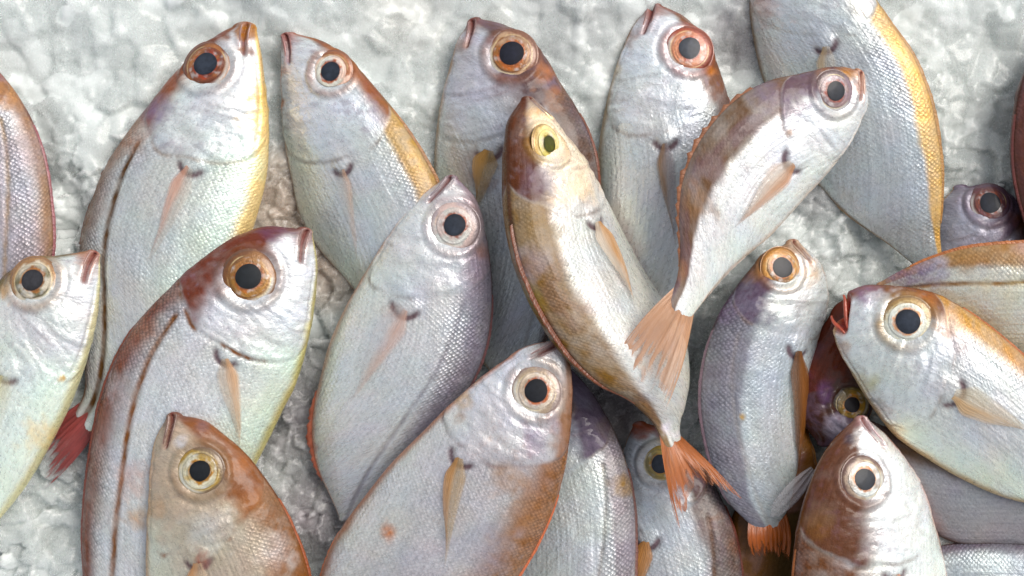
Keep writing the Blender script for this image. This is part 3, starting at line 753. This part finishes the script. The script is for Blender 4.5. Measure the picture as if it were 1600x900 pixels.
    # purple brown creases and freckles on the head
    fre = sm(.12, .26, fbm(A/13, B/10, sd+21, 4)-.5+.25*n1)
    col = mix(col, C('mott')*.8, fre*hm*.35*(1-sm(.35, .75, v)))
    crease = np.clip(np.exp(-((dp)/2.6)**2)*gate2+np.exp(-((dp2)/2.2)**2)*gate2*.6, 0, 1)*sm(-.15, .25, n1+.1)*pm
    col = mix(col, np.array(srgb((150, 130, 135))), crease*.45)
    # gill edge stain
    gs = gate*np.exp(-((de+2)/3.4)**2)
    col = mix(col, C('gill'), gs*p['gill_a']*sm(-.1, .25, n1+n2)*1.4)
    # lateral line
    col = mix(col, C('latc'), np.clip(latm*1.5, 0, 1)*p['lat']*(.9+.8*n2))
    # rims
    col = mix(col, C('rim'), sm(p['rimw'], p['rimw']+.09, v+.05*n2)*.85)
    col = mix(col, C('ridge'), (1-sm(.015, .055, v+.02*n2))*.85)
    # mouth, eye surround, fin root
    if f['mouth']:
        col = mix(col, C('lip'), lipm*.55*p['lipa'])
        col = mix(col, srgb((165, 44, 24)) if f['mouth'] == 'open' else srgb((110, 50, 45)), (mslit if f['mouth'] != 'open' else np.exp(-(dm_/(bw*1.35))**4)*mg)*(.97 if f['mouth'] == 'open' else .8))
    if f['eye'] is not None:
        col = mix(col, C('outer'), em*(.45+.9*n1))
    if pect is not None:
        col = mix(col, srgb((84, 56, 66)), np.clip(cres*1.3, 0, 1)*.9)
    # traced stains (pigment patches) by place on the fish
    X = P[..., 0]/s.sc[:, None]+800; Y = 450-P[..., 1]/s.sc[:, None]
    X = X; Y = Y
    upper = nr[..., 2] > 0.05
    for (sx, sy, sr, sc_, st) in f['spots']:
        d = np.hypot(X-sx, Y-sy)/sr*(1+1.5*n2+.9*n1)
        col = mix(col, rich(sc_, 1.05, .62), upper*(1-sm(.35, 1.2, d+.5*n3))*st*(.8+1.2*n3))
    # overall tint wander
    tw = fbm(A/45, B/45, sd+31, 3)-.5; tw2 = fbm(A/38, B/38, sd+37, 3)-.5
    col = col*(1+.20*n2[..., None]*.6)*(1+np.stack([.10*tw, .02*tw, -.10*tw], -1)*1.2)*(1+np.stack([.05*tw2, -.05*tw2, .05*tw2], -1))
    col = np.clip(col*(1+.10*sm(.30, .55, col.mean(-1))[..., None])*np.array([1.02, 1.015, .975]), .004, .9)
    scl = p['scales']*bodym*(.30+.60*(1-sm(.24, .36, v)))*(1-sm(.9, 1, v))*(1-sm(.9, 1, A/s.L))
    scl = np.clip(.86*scl*(1+2.0*n1+1.6*n4), 0, 1)
    dk = np.clip(1-np.sqrt(col.mean(-1))/.72, 0, 1)
    gls = np.clip(1.0-2.4*dk+n2, 0, 1)
    wr = (1-sm(.75, 1.05, a/edge+.3*n2))*sm(.15, .35, v)*(1-em)
    faces = grid_faces(s.n, m, True)
    body = make_mesh("body", P2.reshape(-1, 3), faces, M_SKIN, root, col.reshape(-1, 3),
                     dict(scl=scl.ravel(), gls=gls.ravel(), wr=np.asarray(wr*np.ones_like(A)).ravel()),
                     np.stack([A.ravel(), B.ravel()], 1))
    # ---- eye
    if f['eye'] is not None:
        R = er*s.sc[ie]; pr = pr*s.sc[ie]*.92
        prR = pr/R
        base = E3-En*3.0
        dome = lambda r: R*.20*np.sqrt(np.clip(1.03-(r/R)**2, 0, 2))-R*.05
        rs = np.random.default_rng(sd)
        Pe, fe, rr, tt = ellip_grid(base, 16, 56, R*.5, R*1.06, En, dome, wob=.010, seed=sd)
        x = rr/R; nz = fbm(np.cos(tt)*2+5, np.sin(tt)*2+x*3, sd+41, 3)-.5; nt = fbm(np.cos(tt)*1.1+9, np.sin(tt)*1.1, sd+43, 2)-.5
        dd3 = Pe-base; dd3 = dd3/np.maximum(np.linalg.norm(dd3, axis=1), 1e-6)[:, None]
        sdir = s.d[ie]*.8+np.array([.2, .5, 0])+np.array([rs.uniform(-.5, .5), rs.uniform(-.5, .5), 0]); sdir /= np.linalg.norm(sdir)
        side = dd3@sdir
        ce = np.ones((len(x), 3))*C('ring')
        ce = mix(ce, C('outer'), sm(.80, .97, x+.5*nz+.3*nt+.14*side))
        ce = mix(ce, C('iris'), (1-sm(.64, .78, x+.4*nz+.12*side)))
        ce = mix(ce, np.array(srgb((214, 218, 214))), np.exp(-((x-.86)/.07)**2)*sm(.35, .9, -side+nt)*.65)
        ce = mix(ce, np.array(srgb((96, 66, 58))), np.exp(-((x-1.0)/.035)**2)*.55)
        ce = ce*(1+.35*(fbm(x*9+3, tt*1.5, sd+44, 3)-.5)[:, None]*1.6)
        ce = mix(ce, np.array(srgb((226, 206, 150))), np.exp(-((x-.80-.05*nt)/.018)**2)*sm(-.1, .15, nt)*.7)
        eye = make_mesh("eye", Pe, fe, M_EYE, root, ce)
        Pi, fi, rr, tt = ellip_grid(base+En*1.1, 14, 56, pr*.7, R*.74, En, dome, wob=.018, seed=sd+2)
        x = (rr-pr)/(R*.74-pr); nz = fbm(np.cos(tt)*3+5, np.sin(tt)*3+x*1.4, sd+47, 3)-.5; nt = fbm(np.cos(tt)*1.0+3, np.sin(tt)*1.0, sd+49, 2)-.5
        dd3 = Pi-base; dd3 = dd3/np.maximum(np.linalg.norm(dd3, axis=1), 1e-6)[:, None]; side = dd3@sdir
        ci = np.ones((len(x), 3))*C('iris')
        ci = mix(ci, C('ring'), sm(.0, .9, side+nt)*.75)
        ci = mix(ci, C('ring'), sm(.05, .2, nt+.3*nz)*.8)
        ci = mix(ci, C('rimc'), (1-sm(.12, .42, x+.8*nz+.6*nt)))
        ci = ci*(1+.7*(fbm(x*5+3, tt*1.2, sd+46, 3)-.5)[:, None]*1.6)
        cl = fbm(np.cos(tt)*rr/7, np.sin(tt)*rr/7, sd+52, 3)
        ci = mix(ci, np.array(srgb((205, 205, 205))), sm(.5, .8, cl)*.45)
        ci = mix(ci, np.array(srgb((70, 46, 44))), (1-sm(.0, .10, x+.2*nz))*.6)
        ci = mix(ci, C('outer')*.6, np.exp(-((x-.97)/.05)**2)*.6)
        iris = make_mesh("iris", Pi, fi, M_EYE, eye, ci)
        Pp, fp, rr, tt = ellip_grid(base+En*2.0+np.array([rs.uniform(-1, 1), rs.uniform(-1, 1), 0]), 8, 40, .3, pr*1.02, En, dome, wob=.025, seed=sd+3)
        cp = np.ones((len(rr), 3))*C('pup')*(1.15+1.0*(fbm(np.cos(tt)*rr/6+3, np.sin(tt)*rr/6, sd+55, 3)-.4)-.45*sm(.55, 1, rr/pr))[:, None]
        cap = [[0, 0, 0]]
        Pp = np.concatenate([Pp, [Pp[:40].mean(0)]]); cp = np.concatenate([cp, cp[:1]])
        fan = np.stack([np.full(40, len(Pp)-1), np.arange(40), (np.arange(40)+1) % 40], 1)
        make_mesh("pupil", Pp, [fp, fan], M_PUPIL, eye, cp)
    # ---- lips
    if f['mouth']:
        for side in (-1, 1):
            nn_ = 22
            av = np.linspace(12.0 if f['mouth'] == 'open' else 4.0, ml*(.92 if f['mouth'] == 'open' else .8), nn_)
            ii = np.interp(av, s.A, np.arange(s.n))
            vm_ = .56+.10*sm(0, .28, av/HL)
            hh = np.interp(av, s.A, s.h)
            offp = ((5.5 if f['mouth'] != 'open' else 21*(1-sm(.05, 1.0, av/ml))+4))
            vs = vm_+side*offp*np.ones(nn_)/(np.maximum(hh, 8)*math.pi*.8)
            Pc = s.surf(ii, vs*math.pi, .6*np.ones(nn_))
            rad_ = (1.9 if f['mouth'] != 'open' else 3.0)*np.sin(np.linspace(.35, math.pi*.93, nn_))**.6
            tg = np.gradient(Pc, axis=0); tg /= np.linalg.norm(tg, axis=1)[:, None]
            up = np.array([0, 0, 1.0]); e1 = np.cross(tg, up); e1 /= np.linalg.norm(e1, axis=1)[:, None]; e2 = np.cross(e1, tg)
            th = np.linspace(0, 2*math.pi, 12, endpoint=False)
            Q = Pc[:, None, :]+rad_[:, None, None]*(np.cos(th)[None, :, None]*e1[:, None, :]+.8*np.sin(th)[None, :, None]*e2[:, None, :])
            lc = (C('lip') if f['mouth'] == 'open' else C('lip')*.55+C('snout')*.3+C('cheek')*.15)*(.8 if side < 0 else 1.0)
            nz = fbm(av/6, av*0, sd+side+60, 2)
            cc = np.repeat((lc[None, :]*(.75+.5*nz[:, None]))[:, None, :], 12, 1)
            make_mesh("lip", Q.reshape(-1, 3), grid_faces(nn_, 12, True), M_LIP, root, cc.reshape(-1, 3))
    # ---- pectoral fin, draped on the flank
    if pect is not None:
        bx, by, tx, ty, pw = pect
        nU, nV = 40, 15
        ax = np.array([tx-bx, ty-by], float); Lf = np.linalg.norm(ax); ax /= Lf; pn = np.array([-ax[1], ax[0]])
        V = []; CO = []; AL = []; UV = []
        for iu in range(nU):
            tu = iu/(nU-1)
            wd = pw*(.62 if p['fin_al'] < .9 else .5)*(.30+.70*sm(0, .20, tu))*(1-tu**1.3)**.9+.8
            bend = 7*math.sin(tu*2.4+sd)
            for iv in range(nV):
                tv = iv/(nV-1)*2-1
                jag = 1+(.05*math.sin(iv*2.4+sd) if tu > .8 else 0)
                q = np.array([bx, by])+ax*Lf*tu*(1-.10*(tv+.6)**2*tu)*jag+pn*(tv*wd+bend*tu)
                i_, ph_ = s.loc(q[0], q[1])
                ripple = 1.3*math.sin(iv*1.9+tu*5)
                V.append(s.surf(np.array([float(i_)]), np.array([ph_]), np.array([3.0+5.0*math.sin(tu*3.0)**2+2.0*(1-tv*tv)+ripple*.5]))[0])
                lead = abs(tv-(-.75 if (sd % 2) else .75))
                nz = vnoise(np.array(tu*5.), np.array(tv*3+7.), sd+71)
                k2 = np.clip(sm(.25, 1.2, lead)+.5*(nz-.5), 0, 1)
                CO.append(C('fin')*(1-k2)+C('finc2')*k2)
                AL.append(float(np.clip((.78 if p['fin_al'] < .99 else 1)*p['fin_al']*(1.0-.55*k2*(1-p['fin_al']*.6))*(1-.3*tu)+.25*(1-tu)*(1-k2), 0, 1))*(1-sm(.72, 1.02, abs(tv))*(.75 if p['fin_al'] < .9 else .3))*(1-.6*sm(.8, 1, tu)))
                UV.append((tu, tv*.5+.5))
        V = np.array(V); 
        G = V.reshape(nU, nV, 3)
        for _ in range(3):
            G[1:-1] = (G[:-2]+G[2:]+2*G[1:-1])/4; G[:, 1:-1] = (G[:, :-2]+G[:, 2:]+2*G[:, 1:-1])/4
        make_mesh("pectoral_fin", G.reshape(-1, 3), grid_faces(nU, nV), M_FIN, root, np.array(CO), dict(alp=AL), np.array(UV))
    if key == 'M':
        def w3_(x, y, z): return np.array([(x-800)*(H-z)/H, (450-y)*(H-z)/H, z])
        zb = s.z[s.n//2]+6; b_, t_ = w3_(1270, 732, zb+8), w3_(1204, 808, zb+26); axf = t_-b_; pf = np.array([-axf[1], axf[0], 0]); pf /= np.linalg.norm(pf)
        Q = np.array([[b_+axf*u_*(1-.12*abs(v_))+pf*v_*(4+10*math.sin(u_*2.6)**.8)+np.array([0, 0, 5*math.sin(u_*3)+1.5*math.sin(v_*9)]) for v_ in np.linspace(-1, 1, 13)] for u_ in np.linspace(0, 1, 24)])
        uvf = np.array([[(u_, v_) for v_ in np.linspace(0, 1, 13)] for u_ in np.linspace(0, 1, 24)])
        make_mesh("pelvic_fin", Q.reshape(-1, 3), grid_faces(24, 13), M_FIN, root, np.repeat(np.array(srgb((190, 186, 190)))[None], 24*13, 0), dict(alp=np.repeat(np.linspace(.6, .25, 24), 13)), uvf.reshape(-1, 2))
    # ---- dorsal / anal fins folded along the edge
    def edge_fin(name, phi0, a0, a1, hgt, colr, spiky):
        av = np.arange(a0*s.L, a1*s.L, 2.2); nn_ = len(av)
        ii = np.interp(av, s.A, np.arange(s.n))
        B0 = s.surf(ii, np.full(nn_, phi0), 0.0)
        d = s.d[ii.astype(int)]*(1 if phi0 == 0 else -1)
        tg = np.gradient(B0, axis=0); tg /= np.linalg.norm(tg, axis=1)[:, None]
        env = np.sin(np.linspace(.15, math.pi-.1, nn_))**.5
        saw = (((av+9*fbm(av/30, av*0, sd+82, 2))/(21.0 if key == 'G' else 14.0)) % 1.0)**.7*(.5+fbm(av/25, av*0+4, sd+85, 2))
        hh = hgt*env*(1-.6*spiky*saw+.35*(fbm(av/20, av*0, sd+81, 2)-.5))
        lat = s.l[ii.astype(int)]
        rows = []
        for k, (off, hf) in enumerate(((-3.2, -.35), (-1.4, .45), (-.2, 1.0), (.2, 1.0), (1.4, .45), (3.2, -.35))):
            back = tg*(hh*hf*.8)[:, None] if hf > 0 else 0
            rows.append(B0+d*(hh*hf*.75)[:, None]+back+lat*off)
        Q = np.stack(rows, 1)
        cc = np.ones((nn_, 6, 3))*srgb(colr)*(.8+.5*fbm(av/12, av*0, sd+83, 3))[:, None, None]
        uv = np.stack([np.repeat((av/s.L*1.0)[:, None], 6, 1)*0+.5, np.repeat((av/70)[:, None], 6, 1)], -1)
        make_mesh(name, Q.reshape(-1, 3), grid_faces(nn_, 6), M_FIN, root, cc.reshape(-1, 3), dict(alp=np.full(nn_*6, 1.0)), uv.reshape(-1, 2))
    if f['dfin']: edge_fin("dorsal_fin", 0.0, .33, .88, 5 if key not in 'GE' else 12, p['ridge'], .35 if key != 'G' else 1.25)
    if f['afin']: edge_fin("anal_fin", math.pi, .62, .88, 4 if key not in 'EU' else 14, p['rim'] if key not in 'EU' else (196, 110, 85), .6)
    # ---- tail fin
    if f['tail'] is not None:
        tA, tB, nt_, dz = f['tail'][:4]
        eA, eB = f['tail'][4] if len(f['tail']) > 4 else (1.1, 1.1)
        iL = s.n-8
        zt = s.z[-1]
        Dp = s.surf(np.array([float(iL-6)]), np.array([.0]))[0]; Vp = s.surf(np.array([float(iL-6)]), np.array([math.pi]))[0]
        def w3(q, z): return np.array([(q[0]-800)*(H-z)/H, (450-q[1])*(H-z)/H, z])
        a_, b_, c_ = w3(tA, zt+dz), w3(tB, zt+dz), w3(nt_, zt+dz*.6)
        nU, nV = 46, 61
        G = np.zeros((nU, nV, 3)); CO = np.zeros((nU, nV, 3)); AL = np.ones((nU, nV)); UV = np.zeros((nU, nV, 2))
        dA = np.linalg.norm(a_-Dp) < np.linalg.norm(a_-Vp)
        S0, S1 = (Dp, Vp)
        # keep the two lobes from crossing over
        if np.linalg.norm(a_-Dp)+np.linalg.norm(b_-Vp) > np.linalg.norm(a_-Vp)+np.linalg.norm(b_-Dp): a_, b_, eA, eB = b_, a_, eB, eA
        tc = srgb(p['tailc'])
        for j in range(nV):
            x = j/(nV-1)
            if x < .5: y = x*2; O = a_*(1-y**eA)+c_*y**eA
            else: y = (x-.5)*2; O = c_*(1-y)**eB+b_*(1-(1-y)**eB)
            Bs = S0*(1-x)+S1*x
            fray = 1-.15*vnoise(np.array(x*34.), np.array(3.), sd+91)*(1 if 0.04 < x < .96 else .3)
            for i in range(nU):
                t = i/(nU-1)
                y = t*fray
                bow = math.sin(math.pi*min(y, 1))*(x-.5)*2
                q = Bs*(1-y)+O*y+(S0-S1)/np.linalg.norm(S0-S1)*(-bow*6)
                q = q+np.array([0, 0, 1])*(math.sin(t*3.1)*5+1.1*math.sin(x*60)*t*.8+3*math.sin(x*7+sd)*t+6*(1-abs(2*x-1))*(1-t))
                G[i, j] = q
                nz = float(vnoise(np.array(t*4.), np.array(x*9.), sd+93)); nz2 = float(vnoise(np.array(t*3.), np.array(x*26.), sd+95))
                cc = tc*(.66+.38*nz2)
                cc = cc*(1-.35*(1-t)*nz)+np.array([.25, .2, .2])*((.30 if key == 'G' else .08)*nz*t)
                CO[i, j] = cc
                AL[i, j] = np.clip((1.15 if key != 'G' else 1.0)-.35*t*nz2*2-.25*(t > .93), .2, 1)*(1-.85*sm(.50, .62, t*.45+.5*float(vnoise(np.array(t*7.), np.array(x*30.), sd+97))-.12)*sm(.45, .8, t))
                UV[i, j] = (t, x*1.6)
        make_mesh("tail_fin", G.reshape(-1, 3), grid_faces(nU, nV), M_FIN, root, CO.reshape(-1, 3), dict(alp=AL.ravel()), UV.reshape(-1, 2))
    return root

# ------------------------------------------------------------------ the ice (setting)
def ico(sub):
    import bmesh
    bm = bmesh.new(); bmesh.ops.create_icosphere(bm, subdivisions=sub, radius=1.0)
    V = np.array([v.co[:] for v in bm.verts]); Fc = np.array([[v.index for v in f.verts] for f in bm.faces]); bm.free()
    return V, Fc
def stain_and_shade(x, y):  # meltwater stains, plus shade painted into the deep gaps between fish
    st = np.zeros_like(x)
    for (sx, sy, sr, sa) in ((432, 320, 95, 1.0), (505, 420, 70, .8), (450, 640, 120, .7), (505, 800, 90, .9), (1165, 50, 70, .75), (120, 690, 60, .6), (960, 640, 90, 1.0), (1270, 300, 50, .4), (640, 10, 90, .22), (900, 5, 120, .28), (820, 40, 90, .15)):  # faint ones along the top paint in patches of warm light
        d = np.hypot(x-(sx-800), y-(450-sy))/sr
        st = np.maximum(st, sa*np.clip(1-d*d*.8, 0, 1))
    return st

def ice_facets(X, Y, cell, seed, amp):
    """lit-surface relief of packed ice pieces: the highest of many tilted, softly domed facets"""
    best = np.full(X.shape, -1e9); idx = np.zeros(X.shape)
    cx = np.floor(X/cell); cy = np.floor(Y/cell)
    for di in range(-2, 3):
        for dj in range(-2, 3):
            ix = cx+di; iy = cy+dj
            r = [_hash(ix, iy, seed+k) for k in range(7)]
            px = (ix+.1+.8*r[0])*cell; py = (iy+.1+.8*r[1])*cell
            dx = X-px; dy = Y-py
            sx = (r[2]-.5)*.9; sy = (r[3]-.5)*.9
            R_ = cell*(.75+1.0*r[5]**1.5); ang = r[6]*6.28
            ex = dx*np.cos(ang)+dy*np.sin(ang); ey = (-dx*np.sin(ang)+dy*np.cos(ang))*(1.0+.5*r[4])
            d4 = (np.abs(ex)/R_)**3.2+(np.abs(ey)/R_)**3.2
            h = amp*(r[4]*1.5+(sx*dx+sy*dy)/cell*1.1-1.5*d4)
            m = h > best
            best = np.where(m, h, best); idx = np.where(m, r[5]*.61+r[0]*.39, idx)
    return best, idx

def ice_blocks(X, Y, cell, seed, amp):
    """broken ice: each block is a flat tilted face with its own height"""
    best = np.full(X.shape, 1e9); Z = np.zeros(X.shape); idx = np.zeros(X.shape)
    cx = np.floor(X/cell); cy = np.floor(Y/cell)
    for di in range(-2, 3):
        for dj in range(-2, 3):
            ix = cx+di; iy = cy+dj
            r = [_hash(ix, iy, seed+k) for k in range(7)]
            dx = X-(ix+.05+.9*r[0])*cell; dy = Y-(iy+.05+.9*r[1])*cell
            ang = r[6]*6.28
            ex = dx*np.cos(ang)+dy*np.sin(ang); ey = (-dx*np.sin(ang)+dy*np.cos(ang))*(1.0+.7*r[4])
            d = (np.abs(ex)*.6+np.hypot(ex, ey)*.6)/(.6+r[5])
            m = d < best
            h = amp*(r[2]*1.1+((r[3]-.5)*dx+(r[4]-.5)*dy)/cell*1.5-.55*(d/cell)**2)
            best = np.where(m, d, best); Z = np.where(m, h, Z); idx = np.where(m, r[5]*.5+r[2]*.5, idx)
    return Z, idx

def hollow(x, y):
    h = 0
    for (sx, sy, sr, dp) in ((948, 640, 70, 90), (1092, 560, 60, 80), (1275, 560, 60, 70), (1255, 720, 60, 60), (800, 330, 60, 20)):
        h = h-dp*np.exp(-(np.hypot(x-(sx-800), y-(450-sy))/sr)**2)
    return h

def build_ice():
    VV, FF, CC, CL, off = [], [], [], [], 0
    # the packed surface itself, broken into tilted blocks
    gx = np.arange(-960, 961, 2.7); gy = np.arange(-600, 601, 2.7)
    X, Y = np.meshgrid(gx, gy, indexing='ij')
    wx = X+7*(fbm(X/26, Y/26, 301, 3)-.5); wy = Y+7*(fbm(X/26, Y/26, 305, 3)-.5)
    b0, i0 = ice_blocks(wx-30, wy+11, 78.0, 191, 12.0)
    b1, i1 = ice_blocks(wx, wy, 42.0, 211, 11.0)
    b2, i2 = ice_blocks(wx+9, wy-5, 21.0, 251, 5.0)
    pick = fbm(X/70, Y/70, 403, 3) > .5
    Z = ice_height(X, Y)+hollow(X, Y)-4+b0*.35+np.where(pick, b1+.25*b2, .4*b1+b2)*(1.25-.45*sm(100, 380, Y))
    Zr = Z.copy()
    for _ in range(2):
        Z[1:-1] = (Z[:-2]+2*Z[1:-1]+Z[2:])/4; Z[:, 1:-1] = (Z[:, :-2]+2*Z[:, 1:-1]+Z[:, 2:])/4
    Zr[1:-1] = (Zr[:-2]+4*Zr[1:-1]+Zr[2:])/6
    kk_ = 1-sm(150, 330, Y)
    Z = Z*(1-kk_)+(Zr+(Zr-ice_height(X, Y)-hollow(X, Y))*.35)*kk_
    Z += .5*(fbm(X/7, Y/7, 405, 2)-.5)
    ed = np.maximum(np.abs(X)/960, np.abs(Y)/600)
    Z = Z-30*sm(.95, 1, ed)
    ids = np.where(pick, i1*.7+i2*.3, i2)
    base = np.array(srgb((222, 228, 226)))[None, None, :]*((.86+.15*ids+.07*i0)*(1+.12*sm(150, 420, Y)))[..., None]
    st = (stain_and_shade(X, Y)*(.65+.6*(fbm(X/30, Y/30, 411, 3)-.2)))[..., None].clip(0, 1)
    stc = np.where(((X < 0) & (Y > -60))[..., None], np.array(srgb((196, 172, 152))), np.array(srgb((158, 148, 154))))  # beige melt tint; the grey-mauve also serves as painted gap shade
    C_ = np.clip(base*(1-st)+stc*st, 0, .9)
    gf = grid_faces(len(gx), len(gy))
    tri = np.concatenate([gf[:, [0, 1, 2]], gf[:, [0, 2, 3]]])+off
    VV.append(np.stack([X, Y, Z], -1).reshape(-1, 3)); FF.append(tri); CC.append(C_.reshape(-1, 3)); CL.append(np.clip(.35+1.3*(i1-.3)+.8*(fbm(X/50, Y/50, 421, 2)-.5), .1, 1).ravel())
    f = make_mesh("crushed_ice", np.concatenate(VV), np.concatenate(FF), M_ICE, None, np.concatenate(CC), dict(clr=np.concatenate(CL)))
    f['kind'] = 'stuff'; f['label'] = "crushed grey-white ice packed under and between the fish"
    print("ice verts", off)
    # packed slush running out beyond the frame
    n = 760
    gx = np.linspace(-3200, 3200, n); gy = np.linspace(-2800, 2800, n)
    X, Y = np.meshgrid(gx, gy, indexing='ij')
    b2, i2 = ice_facets(X, Y, 52.0, 211, 16.0)
    inside = (1-sm(.9, 1.05, np.maximum(np.abs(X)/1020, np.abs(Y)/640)))
    Z = ice_height(X, Y)+hollow(X, Y)-16+b2*.6-14*inside
    cb = np.array(srgb((228, 233, 232)))[None, None, :]*(.93+.08*i2)[..., None]
    b = make_mesh("ground", np.stack([X, Y, Z], -1).reshape(-1, 3), grid_faces(n, n), M_ICE, None, cb.reshape(-1, 3))
    b['kind'] = 'structure'; b['label'] = "bed of packed ice slush"

build_ice()
for key in ORDER: build_fish(key)
for o in scene.objects:
    if '_o' in o: del o['_o']
